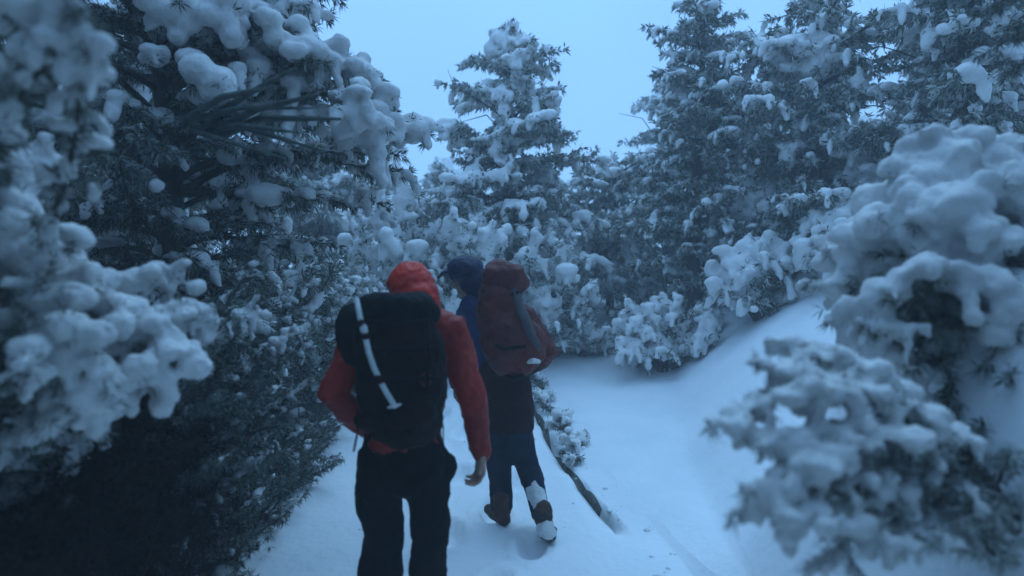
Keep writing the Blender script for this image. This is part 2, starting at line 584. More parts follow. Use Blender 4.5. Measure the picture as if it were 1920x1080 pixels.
def conifer(name, x, y, H, R, seed, label, group=None, cat='tree', nb=46, t0=0.12, power=0.75, lean=0.0, r=0.085, voxel=0.03,
            m=None, bushy=1.0, nlen=0.10, nw=0.024, blades=7, snow_p=.8, finger=.35, column=0.0, sink=0.1, nstep=.05, top=None):
    r *= .66
    if top is not None: H = EYE - (top - 495) / F * y - gz(x, y) - .1
    tw = Twigs(seed, nlen=nlen, nw=nw, blades=blades, snow_r=r, snow_p=snow_p, nstep=nstep, finger=finger)
    tw.lo = .06; tw.poke = .10
    rng = tw.rng
    zb = gz(x, y)
    base = np.array([x, y, zb])
    ph = rng.uniform(0, 6.28, 4)
    def axis(t):
        return base + np.array([lean * t * t + .05 * math.sin(t * 5 + ph[0]), .05 * math.sin(t * 4 + ph[1]), t * H])
    tp = [axis(t) - np.array([0, 0, sink if t == 0 else 0]) for t in np.linspace(0, .985, 9)]
    tr = [max(.012, .02 + .022 * H * (1 - t)) for t in np.linspace(0, 1, 9)]
    for i in range(nb):
        t = t0 + (1 - t0) * ((i + rng.random()) / nb) ** .95
        a = i * 2.399 + rng.normal(0, .35)
        cone = (1 - t) ** power
        prof = cone * (1 - column) + column * (1 if t < .85 else (1 - t) / .15)
        lob = 1 + .36 * math.sin(2 * a + ph[2] + 7 * t) + .18 * math.sin(3 * a - ph[3] - 13 * t)
        L = max(.16, R * prof * lob * rng.uniform(.5, 1.15))
        st = axis(t)
        up = -.10 + .55 * t + rng.normal(0, .08)
        e = st + np.array([math.cos(a) * L, math.sin(a) * L, up * L])
        tw.bough(st, e, min(.55, .16 + .36 * L) * bushy, sag=.10, n=max(5, int(L / .085)), r=r * rng.uniform(.6, 1.15), wood=.012 + .012 * L)
    for i in range(6):
        t = rng.uniform(.35, .97); a = rng.uniform(0, 6.28); L = R * (1 - t) ** .5 * .9 + .3
        st = axis(t); d = np.array([math.cos(a), math.sin(a), rng.uniform(-.1, .6)])
        k_ = rng.normal(0, .07, 3); tw.wood.append(([st, st + d * L * .4 + k_, st + d * L * .75 - k_ * .6, st + d * L + k_ * .8 + np.array([0, 0, .12])], [.012, .009, .006, .003]))
    # leader with its own little tufts
    top = axis(1.0)
    tw.bough(axis(.93), top + np.array([0, 0, .12]), .14, sag=0, n=5, r=r * .65, wood=.01)
    return finish(name, tw, base, label, cat, group, voxel, m or M_NEEDLE, (tp, tr))


def shrub(name, x, y, H, W, seed, label, group=None, cat='bush', nb=26, r=.08, voxel=.03, m=None, depth=None, snow_p=.9, nlen=.09, nw=.018,
          blades=6, finger=.5, width=.30, nstep=.045, low=0.1, limbs_apart=False, zb=None, snow_noise=.25, patch=.3):
    r *= .76
    tw = Twigs(seed, nlen=nlen, nw=nw, blades=blades, snow_r=r, snow_p=snow_p, nstep=nstep, finger=finger)
    tw.patch = patch; tw.poke = .15
    rng = tw.rng
    zb = gz(x, y) if zb is None else zb
    base = np.array([x, y, zb])
    depth = depth or W
    for i in range(nb):
        a = i * 2.399 + rng.normal(0, .3)
        q = math.sqrt((i + .5) / nb)
        zz = H * (low + (1 - low) * math.sqrt(max(0, 1 - q * q))) * rng.uniform(.85, 1.1)
        e = base + np.array([math.cos(a) * q * W, math.sin(a) * q * depth, zz])
        s0 = base + np.array([math.cos(a) * .12 * W, math.sin(a) * .12 * depth, -.03])
        tw.bough(s0, e, width * rng.uniform(.8, 1.2), sag=.12, n=max(5, int(np.linalg.norm(e - s0) / .12)), r=r * rng.uniform(.8, 1.2), wood=.016)
    return finish(name, tw, base, label, cat, group, voxel, m or M_NEEDLE, None, limbs_apart=limbs_apart, snow_noise=snow_noise)


def copy_tree(o, x, y, s, rz, label, sz=None):
    c = o.copy(); col.objects.link(c)
    for ch in list(o.children):
        d = ch.copy(); col.objects.link(d); d.parent = c
    c.location = (x, y, gz(x, y) - .05); c.scale = (s, s, sz or s); c.rotation_euler = (0, 0, rz)
    c['label'] = label
    return c


GT = 'snow covered conifers round the trail'
GB = 'snow covered bushes beside the trail'

# the tall one straight ahead
conifer('conifer_tree', 0.0, 10.0, 4.75, 1.5, 11, 'tall pointed snow-laden conifer straight ahead behind the two hikers', GT, nb=66, power=.5, top=58, r=.118, snow_p=.95, t0=.06, bushy=1.15)
# low ones in front of it
shrub('snowy_bush', -.52, 8.3, 2.0, .85, 12, 'rounded snow-heaped young conifer just above the blue hooded hiker', GB, nb=34, r=.105, t0=None) if False else None
shrub('snowy_bush', -.55, 8.4, 2.0, .75, 12, 'rounded snow-heaped bush right behind the navy hood', GB, nb=36, r=.075, finger=.6)
shrub('snowy_bush', -1.5, 9.0, 2.2, .95, 13, 'snow-hung bush at the left tree edge, left of the navy hood', GB, nb=32, r=.09, finger=.6)
shrub('snowy_bush', .45, 8.8, 1.75, .85, 14, 'grey-green bush with thin snow right behind the dark red backpack', GB, nb=30, r=.075, snow_p=.55, m=M_RIME)
p_low = conifer('conifer_tree', 1.75, 11.6, 2.6, 1.5, 15, 'low frosted conifer in the gap right of the tall centre tree', GT, nb=44, power=.4, m=M_RIME, snow_p=.9, r=.10)
# column on the right
p_col = conifer('conifer_tree', 2.55, 9.2, 4.85, .90, 16, 'slender dark column-shaped conifer standing right of the sky gap', GT, nb=62, top=-5, column=.6, power=.6, snow_p=.65, r=.09, t0=.1, bushy=1.05, blades=8)
p_g = conifer('conifer_tree', 3.75, 8.3, 4.45, 1.15, 17, 'snow-streaked conifer second to the right of the sky gap', GT, nb=54, top=-8, column=.4, power=.5, snow_p=.9, r=.12, t0=.1, bushy=1.0)
p_h = conifer('conifer_tree', 4.75, 7.0, 5.6, 1.1, 18, 'tall conifer cut by the top edge above the big right-hand snow mass', GT, nb=54, top=-230, column=.3, power=.5, snow_p=.8, r=.11, t0=.15, bushy=1.0)

# snow bushes on the right field
shrub('snowy_bush', 1.92, 8.2, .85, .85, 21, 'low sprawling bush under finger-like snow on the open right slope', GB, nb=40, r=.078, voxel=.02, finger=.95, width=.20, depth=.55, blades=4, patch=.7)
shrub('snowy_bush', .95, 8.9, .40, .35, 22, 'smallest bush buried in snow between backpack and sprawling bush', GB, nb=14, r=.07, voxel=.025, finger=.6, width=.16)
shrub('snowy_bush', 3.35, 8.9, 1.25, .75, 23, 'thickly snowed bush behind and right of the sprawling bush', GB, nb=32, r=.095, finger=.7)
shrub('snowy_bush', 4.5, 8.1, 1.5, .8, 24, 'snow-heaped bush between slope and the big near right bush', GB, nb=30, r=.10, finger=.6)
shrub('snowy_bush', 2.3, 10.2, 1.7, 1.1, 25, 'grey frosted bush at the foot of the column-shaped conifer', GB, nb=34, r=.08, snow_p=.6, m=M_RIME)

shrub('snowy_bush', 2.85, 7.6, .80, .60, 26, 'snow-loaded bush touching the sprawling bush, where the bank starts to climb', GB, nb=30, r=.10, finger=.7, patch=.6)
shrub('snowy_bush', 3.55, 6.9, .75, .60, 27, 'snow-loaded bush on the crest of the bank, left of the heavy near right bush', GB, nb=30, r=.10, finger=.7, patch=.6)

# left side along the path
shrub('snowy_bush', -2.1, 6.3, 1.9, .75, 31, 'dark bush with small snow clumps left of the red hood', GB, nb=36, r=.05, voxel=.02, snow_p=.5, m=M_NEEDLE_NEAR, blades=6, nw=.014)
shrub('snowy_bush', -2.35, 4.9, 1.45, .70, 32, 'dark dense bush with scattered snow beside the left path edge', GB, nb=40, r=.045, voxel=.018, snow_p=.4, m=M_NEEDLE_NEAR, blades=7, nw=.012)
shrub('snowy_bush', -1.75, 7.6, 1.3, .6, 33, 'low bush with bright snow tips where the left path edge ends', GB, nb=26, r=.06, voxel=.022, snow_p=.8)

# background: copies of the built ones
bgs = [(p_low, -3.6, 12.5, 1.25, .4, 'frosted conifer far back left of the tall centre tree'),
       (p_low, 3.7, 13.5, 1.3, 2.1, 'broad frosted conifer behind the slender dark column tree'),
       (p_g, 6.9, 11.0, 1.05, 1.2, 'pale tall conifer behind the snow-streaked one'),
       (p_h, 6.6, 9.3, 1.0, 2.6, 'tall conifer deep in the right-hand woods'),
       (p_col, 4.5, 11.5, .72, .9, 'thin frosted conifer seen between the column tree and the streaked one'),
       (p_g, -5.2, 9.8, 1.1, 4.0, 'tall conifer hidden behind the big dark left tree'),
       (p_low, -1.6, 14.0, .95, 5.0, 'low frosted treetop left of the centre tree by the horizon'),
       (p_low, .9, 15.5, .9, 3.3, 'low frosted treetop right behind the centre tree'),
       (p_h, -7.0, 7.5, 1.0, 1.0, 'tall conifer at the far left behind the near branches'),
       (p_h, 7.2, 6.2, .95, 5.2, 'tall conifer at the far right edge of the woods')]
ring = [(-3.4, 1.2, 1.25), (-3.9, 3.0, 1.2), (-2.5, -.7, 1.35), (-1.2, -2.5, 1.3), (.9, -2.5, 1.35), (2.45, -.7, 1.35), (4.2, 1.4, 1.2), (4.9, 3.8, 1.15), (-4.6, 5.6, 1.2), (-5.6, 2.0, 1.3),  # unseen wood round the camera; closest pair pulled in to shade near bushes
        (-2.6, -4.6, 1.4), (0, -5.4, 1.4), (2.8, -4.6, 1.4), (5.6, -.5, 1.3), (-5.2, -1.5, 1.3), (-4.3, 7.6, 1.15)]
wl = ['by the left path behind the camera', 'left of the big dark left tree', 'added unseen behind the camera at left for its shade', 'close behind the camera', 'just behind the camera at right', 'added unseen behind the camera at right to shade the near right bush', 'right of the near right bush', 'beyond the near right bush at the frame edge',
      'behind the dark left tree', 'farther left of the trail', 'second row behind the camera at left', 'second row straight behind the camera', 'second row behind the camera at right', 'farther right of the trail', 'far left behind the camera', 'left, between the dark tree and far wood']
for k, (x, y, s) in enumerate(ring):
    bgs.append(((p_g, p_h, p_col)[k % 3] if k != 7 else p_g, x, y, s, k * 1.3, 'tall snow-dusted conifer ' + wl[k]))
for (o, x, y, s, rz, lb) in bgs:
    copy_tree(o, x, y, s, rz, lb)

# far wood
FW = Twigs(77, nlen=.22, nw=.07, blades=3, snow_r=.2, snow_p=.7, nstep=.16, finger=.1)
rng = np.random.default_rng(5)
for i in range(30):
    yy = rng.uniform(17, 30); xx = rng.uniform(-.95, .95) * yy
    Ht = rng.uniform(2.6, 4.2) * (1 if abs(xx) < 5 else 1.5); b0 = np.array([xx, yy, gz(xx, yy)])
    FW.wood.append(([b0, b0 + np.array([0, 0, Ht])], [.12, .02]))
    for k in range(16):
        t = .1 + .9 * k / 16; a = k * 2.4; L = 1.3 * (1 - t) ** .6 + .2
        st = b0 + np.array([0, 0, t * Ht])
        FW.bough(st, st + np.array([math.cos(a) * L, math.sin(a) * L, .1 * L]), .5, n=5, wood=.03)
root = finish('far_forest', FW, (0, 22, 0), 'far frosted forest closing the view behind all the trees', 'forest', None, .09, M_RIME)
root['kind'] = 'stuff'


# ------------------------------------------------------------------ the big dark left tree
def big_left():
    tw = Twigs(41, nlen=.07, nw=.009, blades=11, snow_r=.06, snow_p=.42, nstep=.03, finger=.45)
    x, y = -2.45, 4.7
    base = np.array([x, y, gz(x, y)])
    ax = lambda z: base + np.array([.05 * math.sin(z), .04 * math.sin(z * 1.3), z])
    rng = tw.rng
    # general crown
    for i in range(120):
        z = .9 + 5.4 * (i / 120) ** .9
        a = i * 2.399 + rng.normal(0, .3)
        L = 1.5 * rng.uniform(.55, 1.0) * (1 if z < 4.5 else .7)
        if math.cos(a) > .35: L *= .85
        st = ax(z)
        e = st + np.array([math.cos(a) * L, math.sin(a) * L, rng.uniform(-.05, .35) * L])
        if e[1] < 3.3: e[1] = 3.3
        tw.bough(st, e, .38, sag=.06, n=int(L / .085), r=.055 * rng.uniform(.7, 1.3), wood=.022)
    # heavy snow boughs reaching right over the path: tips placed where they hang
    tips = [(480, 30, 4.2, .085), (530, 60, 4.1, .10), (560, 20, 4.3, .09), (600, 120, 4.2, .10), (660, 130, 4.3, .10), (705, 170, 4.4, .10),
            (760, 235, 4.5, .10), (700, 235, 4.2, .12), (655, 190, 4.0, .10), (720, 290, 4.5, .07), (420, 30, 3.9, .11), (340, 20, 3.8, .11),
            (590, 120, 4.0, .10), (740, 330, 4.7, .07), (700, 380, 4.8, .07), (550, -60, 4.3, .09), (450, -50, 4.2, .09)]
    for (px, py, d, r) in tips:
        e = at(px, py, d)
        st = ax(e[2] - base[2] - .15 + rng.uniform(-.1, .3))
        keep = tw.snow_p; tw.snow_p = .85; f = tw.finger; tw.finger = .7; tw.patch = .6
        tw.bough(st, e, .30, sag=.10, n=12, r=r * .62, wood=.03)
        # the pillow at the drooping end
        for k in range(9):
            q = e + rng.normal(0, 1, 3) * np.array([.09, .09, .05]) + np.array([0, 0, .02])
            tw.lump(q, r * rng.uniform(.4, .8), .8)
        q = e.copy()
        for k in range(rng.integers(1, 5)):
            q = q + np.array([rng.normal(.01, .03), rng.normal(-.01, .015), -r * .75]); tw.lump(q, r * (.6 - .07 * k), 1.1)
        tw.snow_p = keep; tw.finger = f; tw.patch = .28
    # single snow pillow on a stub and lit clumps inside the crown
    for (px, py, d, r) in [(407, 160, 3.6, .085), (310, 290, 3.6, .05), (300, 110, 3.8, .05), (500, 420, 4.3, .05), (560, 470, 4.6, .05),
                           (280, 260, 3.6, .06)]:
        e = at(px, py, d)
        for k in range(7):
            tw.lump(e + rng.normal(0, 1, 3) * np.array([.55, .4, .3]) * r, r * rng.uniform(.7, 1.1), .85)
        tw.bough(ax(e[2] - base[2]), e, .22, n=6, r=.04, wood=.018)
    n_main = len(tw.wood)
    # bare fan of dead branches
    fan = []
    o0 = at(385, 240, 3.95)
    for (px, py, d, r) in [(640, 225, 3.22, 0.021), (560, 130, 3.12, 0.017), (600, 180, 3.07, 0.018), (560, 250, 3.12, 0.016), (610, 285, 3.22, 0.016), (520, 165, 3.02, 0.017),
                           (590, 205, 3.32, 0.014), (540, 300, 3.22, 0.013), (530, 145, 3.27, 0.014)]:
        e = at(px, py, d - .25); s0 = o0 + rng.normal(0, .05, 3)
        mid = (s0 + e) / 2 + np.array([0, 0, .04]) + rng.normal(0, .02, 3)
        fan.append(([s0, s0 * .5 + mid * .5, mid, mid * .45 + e * .55, e], [r * 1.4, r * 1.2, r, r * .7, r * .3]))
    root = empty('conifer_tree', base)
    tag(root, 'big dark conifer at left with bare fanned limbs and heavy snow boughs over the path', 'tree', GT)
    zs = np.linspace(0, 6.6, 10)
    link('trunk', mesh_of('trunk', [tube([ax(z) - np.array([0, 0, .1 if z == 0 else 0]) for z in zs], [.10 - .012 * z for z in zs], 14)]), M_BARK, root)
    for p, r in tw.wood:
        link('branch', mesh_of('branch', [tube(p, r, 6)]), M_BARK, root)
    for p, r in fan:
        link('bare_branch', mesh_of('bare_branch', [tube(p, r, 8)]), M_BARK2, root)
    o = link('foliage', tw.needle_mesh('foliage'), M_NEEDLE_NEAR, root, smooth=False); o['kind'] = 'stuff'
    o = link('snow_cover', tw.snow_mesh('snow_cover', .018, 2, .25), M_SNOW_SHADED, root); o['kind'] = 'stuff'


M_BARK2 = mat('dead_wood', (0.07, 0.085, 0.075), (0.13, 0.15, 0.13), rough=0.95, scale=9, bump=0.5, bscale=30)
big_left()


# ------------------------------------------------------------------ near bushes built bough by bough
def near_bush(name, base, tips, seed, label, snow_r, voxel, nmat, nlen=.05, nw=.004, blades=12, nstep=.016, width=.17, snow_p=.9, finger=.5, cat='bush', group=None,
              snow_noise=.38, wood=.014, smooth=4, patch=.42, rs=.85):
    tw = Twigs(seed, nlen=nlen, nw=nw, blades=blades, snow_r=snow_r, snow_p=snow_p, nstep=nstep, finger=finger)
    tw.patch = patch; tw.pscale = 5.0; tw.poke = {61: .08, 62: .02}.get(seed, .25)
    rng = tw.rng
    base = np.array(base, dtype=float)
    root = empty(name, base)
    tag(root, label, cat, group)
    for (px, py, d, r, sp) in tips:
        r = r * rs
        e = at(px, py, d)
        st = base + np.array([rng.normal(0, .08), rng.normal(0, .08), max(0.0, (e[2] - base[2]) * rng.uniform(.15, .5))])
        tw.snow_p = sp
        tw.bough(st, e, width * rng.uniform(.8, 1.2), sag=.16, n=int(8 + 6 * (r / snow_r)), r=(r or snow_r) * .7, wood=wood)
        if sp > .6:
            for k in range(5):
                q = e + rng.normal(0, 1, 3) * np.array([.9, .7, .45]) * r
                tw.lump(q, r * rng.uniform(.6, 1.0), .8)
            q = e + np.array([rng.normal(0, r * .5), 0, 0])
            for k in range(rng.integers(2, 5)):
                q = q + np.array([rng.normal(0, .2 * r), rng.normal(0, .2 * r), -r * .7]); tw.lump(q, r * (.7 - .09 * k), 1.1)
    for p, r in tw.wood:
        link('branch', mesh_of('branch', [tube(p, r, 6)]), M_BARK, root)
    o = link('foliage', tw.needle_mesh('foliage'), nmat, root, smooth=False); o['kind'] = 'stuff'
    o = link('snow_cover', tw.snow_mesh('snow_cover', voxel, smooth, snow_noise), M_SNOW_SHADED, root); o['kind'] = 'stuff'
    return root


# left foreground: pillows on boughs
near_bush('snowy_bush', (-1.95, 2.35, gz(-1.95, 2.35)),
          [(20, 300, 2.1, .07, 1), (70, 300, 2.15, .055, 1), (10, 370, 2.0, .08, 1), (20, 430, 2.0, .08, 1), (60, 490, 2.1, .08, 1), (110, 520, 2.2, .08, 1),
           (160, 560, 2.1, .09, 1), (200, 600, 2.05, .09, 1), (250, 640, 2.15, .085, 1), (280, 690, 2.1, .075, 1), (60, 560, 1.9, .08, 1), (30, 620, 1.8, .07, 1),
           (100, 640, 1.85, .07, 1), (150, 700, 1.9, .065, 1), (170, 745, 1.9, .06, 1), (40, 700, 1.75, .05, 1), (260, 530, 2.4, .065, 1), (310, 520, 2.5, .065, 1),
           (335, 590, 2.3, .062, 1), (375, 590, 2.35, .05, 1), (240, 560, 2.4, .06, 1), (-60, 420, 2.0, .1, 1), (-80, 560, 1.9, .1, 1), (-60, 300, 2.1, .08, 1)],
          51, 'near left bush with thick rounded snow pillows hanging over the dark thicket', .06, .0095, M_NEEDLE_NEAR, width=.18, rs=.8)
near_bush('snowy_bush', (-1.9, 1.9, gz(-1.9, 1.9)),
          [(100, 40, 1.55, .042, 1), (150, 50, 1.5, .046, 1), (165, 100, 1.5, .04, 1), (60, 20, 1.6, .04, 1), (-40, 40, 1.6, .05, 1), (10, 150, 1.8, .02, .1), (60, 200, 1.9, .02, .1), (20, 240, 1.9, .03, .4)],
          52, 'overhead near branch with one hooked snow slab in the top left corner', .042, .008, M_NEEDLE_NEAR, width=.13, snow_p=.5)
# small snowed twig bush with single pillow right of it
near_bush('snowy_bush', (-1.75, 3.2, gz(-1.75, 3.2)),
          [(460, 590, 3.1, .045, 1), (520, 640, 3.4, .04, 1), (560, 620, 3.6, .035, .9), (430, 640, 3.2, .02, .2), (500, 700, 3.3, .02, .2), (560, 660, 3.6, .035, .9), (580, 720, 3.7, .03, .8),
           (540, 560, 3.7, .03, .8), (470, 760, 3.1, .02, .1), (520, 800, 3.3, .02, .3), (400, 760, 3.0, .02, .0), (420, 860, 3.0, .02, .2), (570, 770, 3.7, .03, .6), (500, 860, 3.3, .03, .4),
           (370, 700, 3.0, .02, 0), (460, 520, 3.6, .03, .6)],
          53, 'dark open bush with a single snow pillow left of the red sleeve', .035, .010, M_NEEDLE_NEAR, width=.22, blades=14)

# right foreground: the largest smooth snow mass
near_bush('snowy_bush', (2.15, 2.6, gz(2.15, 2.6)),
          [(1760, 300, 2.5, .13, 1), (1720, 350, 2.45, .12, 1), (1830, 300, 2.5, .12, 1), (1900, 310, 2.5, .12, 1), (1740, 430, 2.3, .11, 1), (1800, 400, 2.3, .12, 1), (1880, 380, 2.3, .12, 1),
           (1690, 480, 2.3, .10, 1), (1640, 440, 2.5, .07, 1), (1600, 480, 2.6, .08, 1), (1640, 540, 2.3, .09, 1), (1700, 560, 2.1, .08, 1), (1600, 600, 2.4, .07, 1), (1580, 540, 2.5, .07, 1), (1740, 680, 2.2, .06, 1), (1760, 520, 2.1, .08, 1), (1860, 460, 2.2, .06, 1),
           (1900, 560, 2.1, .08, 1), (1840, 600, 2.1, .06, 1), (1880, 680, 2.1, .06, 1), (1910, 700, 2.0, .06, 1), (1660, 620, 2.1, .06, 1), (1740, 620, 2.1, .06, 1), (1620, 570, 2.2, .06, 1), (1580, 470, 2.7, .09, 1), (1680, 400, 2.6, .1, 1), (1640, 500, 2.5, .09, 1), (1690, 640, 2.2, .07, 1), (1820, 520, 2.2, .09, 1), (1780, 590, 2.2, .08, 1), (1900, 640, 2.1, .07, 1),
           (1970, 310, 2.5, .12, 1), (1980, 450, 2.3, .12, 1), (1980, 600, 2.2, .1, 1), (1850, 800, 2.0, .02, .1), (1780, 760, 2.1, .02, .1),
           (1900, 900, 2.0, .03, .3), (1800, 900, 2.0, .03, .3), (1700, 860, 2.0, .03, .2), (1850, 980, 1.9, .03, .3)],
          61, 'largest near right bush smothered in smooth heavy snow', .09, .013, M_NEEDLE_NEAR, width=.24, finger=.5, blades=12, rs=.8, patch=.6)
# low drooping boughs near the lens
near_bush('snowy_bush', (1.35, 1.9, gz(1.35, 1.9)),
          [(1450, 690, 1.7, 0.053, 1.00), (1490, 660, 1.8, 0.053, 1.00), (1400, 770, 1.65, 0.045, 1.00), (1375, 800, 1.6, 0.038, 0.95), (1470, 840, 1.55, 0.060, 1.00), (1440, 920, 1.5, 0.045, 1.00),
           (1420, 960, 1.5, 0.038, 0.85), (1500, 980, 1.45, 0.053, 1.00), (1540, 740, 1.6, 0.060, 1.00), (1600, 690, 1.8, 0.068, 1.00), (1530, 880, 1.5, 0.060, 1.00), (1620, 990, 1.5, 0.045, 0.85), (1700, 1030, 1.5, 0.038, 0.75),
           (1800, 980, 1.6, 0.020, 0.30), (1880, 1050, 1.6, 0.020, 0.30), (1760, 850, 1.7, 0.015, 0.10), (1860, 930, 1.7, 0.015, 0.10), (1560, 1060, 1.5, 0.030, 0.65), (1900, 860, 1.7, 0.015, 0.10), (1700, 930, 1.6, 0.030, 0.65)],
          62, 'low drooping snowy boughs closest to the camera at lower right', .045, .009, M_RIME, width=.14, finger=.35, blades=10, patch=.55, nlen=.04, rs=.62, smooth=3)
# dark green overhead branch, top right corner
near_bush('overhanging_branch', (3.6, 3.3, 3.1),
          [(1850, 20, 3.2, .02, .15), (1890, 60, 3.1, .02, .15), (1860, 90, 3.2, .02, .1), (1900, 130, 3.2, .02, .1), (1830, -20, 3.3, .02, .1), (1910, 0, 3.2, .02, .1), (1880, -60, 3.2, .02, .1)],
          63, 'dark green bare-needled branch in the top right corner', .03, .012, M_NEEDLE_NEAR, width=.25, cat='branch')


# dark thicket lower left
def thicket():
    rng = np.random.default_rng(8)
    base = np.array([-1.75, 2.6, gz(-1.75, 2.6)])
    root = empty('dark_thicket', base)
    tag(root, 'black-brown leafless thicket filling the lower left corner', 'thicket')
    VT = []
    for i in range(70):
        x = rng.uniform(-2.6, -1.33); y = rng.uniform(1.7, 3.5)
        x = min(x, float(edge_L(np.array(y))) + rng.uniform(-.3, .22))
        p = np.array([x, y, gz(x, y) - .05]); h = rng.uniform(.5, 1.05)
        if y < 2.2: h *= .95
        d = np.array([rng.normal(0.05, .25), rng.normal(0, .25), 1.0])
        pts = [p + d * h * t + np.array([math.sin(t * 6 + i), math.cos(t * 5 + i), 0]) * .04 * t for t in np.linspace(0, 1, 6)]
        VT.append(tube(pts, [.012 * (1 - .7 * t) for t in np.linspace(0, 1, 6)], 6))
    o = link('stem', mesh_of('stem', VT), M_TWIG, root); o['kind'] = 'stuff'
    tw = Twigs(9, nlen=.045, nw=.006, blades=10, snow_r=.03, snow_p=.0, nstep=.03)
    for i in range(5200):
        x = rng.uniform(-2.6, -1.25); y = rng.uniform(1.6, 3.6)
        x = min(x, float(edge_L(np.array(y))) + rng.uniform(-.5, .20))
        g = gz(x, y)
        z = g + rng.uniform(0, 1) ** .7 * (1.0 + .1 * math.sin(x * 7 + y * 5))
        d = unit(np.array([rng.normal(0, .8), rng.normal(0, .8), rng.uniform(-.3, 1)]))
        a = np.array([x, y, z]); tw.needles(a, a + d * .22)
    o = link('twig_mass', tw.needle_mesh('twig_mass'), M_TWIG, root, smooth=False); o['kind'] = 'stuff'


thicket()


def undergrowth():
    rng = np.random.default_rng(18)
    root = empty('undergrowth', (-2.0, 4.6, gz(-2.0, 4.6)))
    tag(root, 'low dark undergrowth with specks of snow lining the left path edge', 'undergrowth')
    tw = Twigs(19, nlen=.045, nw=.006, blades=11, snow_r=.028, snow_p=.5, nstep=.025, finger=.2)
    for i in range(620):
        y = rng.uniform(3.3, 7.4)
        x = float(edge_L(np.array(y))) - abs(rng.normal(0, .35)) + .10
        g = gz(x, y); h = rng.uniform(.10, .38) * (1.2 - .08 * y + .5 * min(1, (float(edge_L(np.array(y))) - x)))
        a = np.array([x, y, g - .02]); b = a + np.array([rng.normal(.06, .14), rng.normal(0, .14), h])
        tw.wood.append(([a, b], [.006, .002]))
        tw.needles(a, b)
        if rng.random() < .3: tw.snow_line(a * .3 + b * .7, b, .03 * rng.uniform(.6, 1.3), False)
        d = unit(rng.normal(size=3)); tw.needles(b, b + d * .12)
    o = link('stem', mesh_of('stem', [tube(p, r, 5) for p, r in tw.wood]), M_TWIG, root); o['kind'] = 'stuff'
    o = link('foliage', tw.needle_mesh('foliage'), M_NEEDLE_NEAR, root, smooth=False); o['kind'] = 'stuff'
    o = link('snow_cover', tw.snow_mesh('snow_cover', .012, 1), M_SNOW_SHADED, root); o['kind'] = 'stuff'
    root['kind'] = 'stuff'


undergrowth()

# a dark boulder by the left edge and small snow-capped tufts along the ditch
def boulder(px, py, d, r, seed, label):
    c = at(px, py, d); c[2] = gz(c[0], c[1]) + r * .25
    V, T = ell(c, (r * 1.2, r, r * .8))
    V = V + unit(V - c) * (wob(V, 6, seed) * r * .22)[:, None]
    root = empty('boulder', c); tag(root, label, 'rock', None)
    link('stone_body', new_mesh('stone_body', V, T, 3), M_ROCK, root)
    V2, T2 = ell(c + np.array([0, .02, r * .45]), (r * 1.1, r * .9, r * .45))
    V2 = V2 + unit(V2 - c) * (wob(V2, 6, seed) * r * .15)[:, None]
    link('snow_cap', new_mesh('snow_cap', V2, T2, 3), M_SNOW_SHADED, root)


boulder(555, 835, 5.9, .15, 1, 'dark rock under the bush at the left path edge')


def ditch_tufts():
    rng = np.random.default_rng(3)
    for k in range(9):
        y = 5.55 + k * .33 + rng.uniform(-.08, .08)
        x = float(edge_R(np.array(y))) + rng.uniform(.14, .24)
        g = gz(x, y)
        base = np.array([x, y, g])
        tw = Twigs(200 + k, nlen=.05, nw=.006, blades=4, snow_r=.028, snow_p=.8, nstep=.03, finger=.6)
        for i in range(6):
            a = rng.uniform(0, 6.28); L = rng.uniform(.07, .13)
            tw.bough(base, base + np.array([math.cos(a) * L - .04, math.sin(a) * L, rng.uniform(.04, .10)]), .05, n=4, r=.032, wood=.005)
        where = ['nearest the bare ditch end', 'second up the ditch', 'third up the ditch', 'fourth up the ditch', 'middle of the ditch row', 'sixth up the ditch', 'seventh up the ditch, by the hiker', 'eighth up the ditch, beside the hiker legs', 'farthest up the ditch'][k]
        finish('grass_tuft', tw, base, 'snow-crusted twig tuft on the ditch, ' + where, 'plant', 'snowy tufts along the ditch', .010, M_NEEDLE_NEAR)


ditch_tufts()


def crumbs():
    rng = np.random.default_rng(31)
    C, Rr = [], []
    for i in range(110):
        if i % 3:
            y = rng.uniform(3.2, 8.6); x = float(edge_R(np.array(y))) + abs(rng.normal(.12, .10)) + .03; r = .005 + .02 * rng.random() ** 3
        else:
            y = rng.uniform(1.6, 8.0); u = rng.random(); x = float(edge_L(np.array(y))) * (1 - u) + float(edge_R(np.array(y))) * u; r = rng.uniform(.004, .013)
        C.append((x, y, gz(x, y) + r * .1)); Rr.append((r * rng.uniform(.8, 1.5), r * rng.uniform(.8, 1.3), r * .8))
    V, T = blobs_mesh(np.array(C), np.array(Rr), ICO2)
    V = V + np.random.default_rng(2).normal(0, .0012, V.shape)
    o = link('snow_crumbs', new_mesh('snow_crumbs', V, T, 3), M_GROUND, None)
    tag(o, 'loose snow crumbs scattered on the path and along the ditch', 'snow crumbs', None, 'stuff')


crumbs()


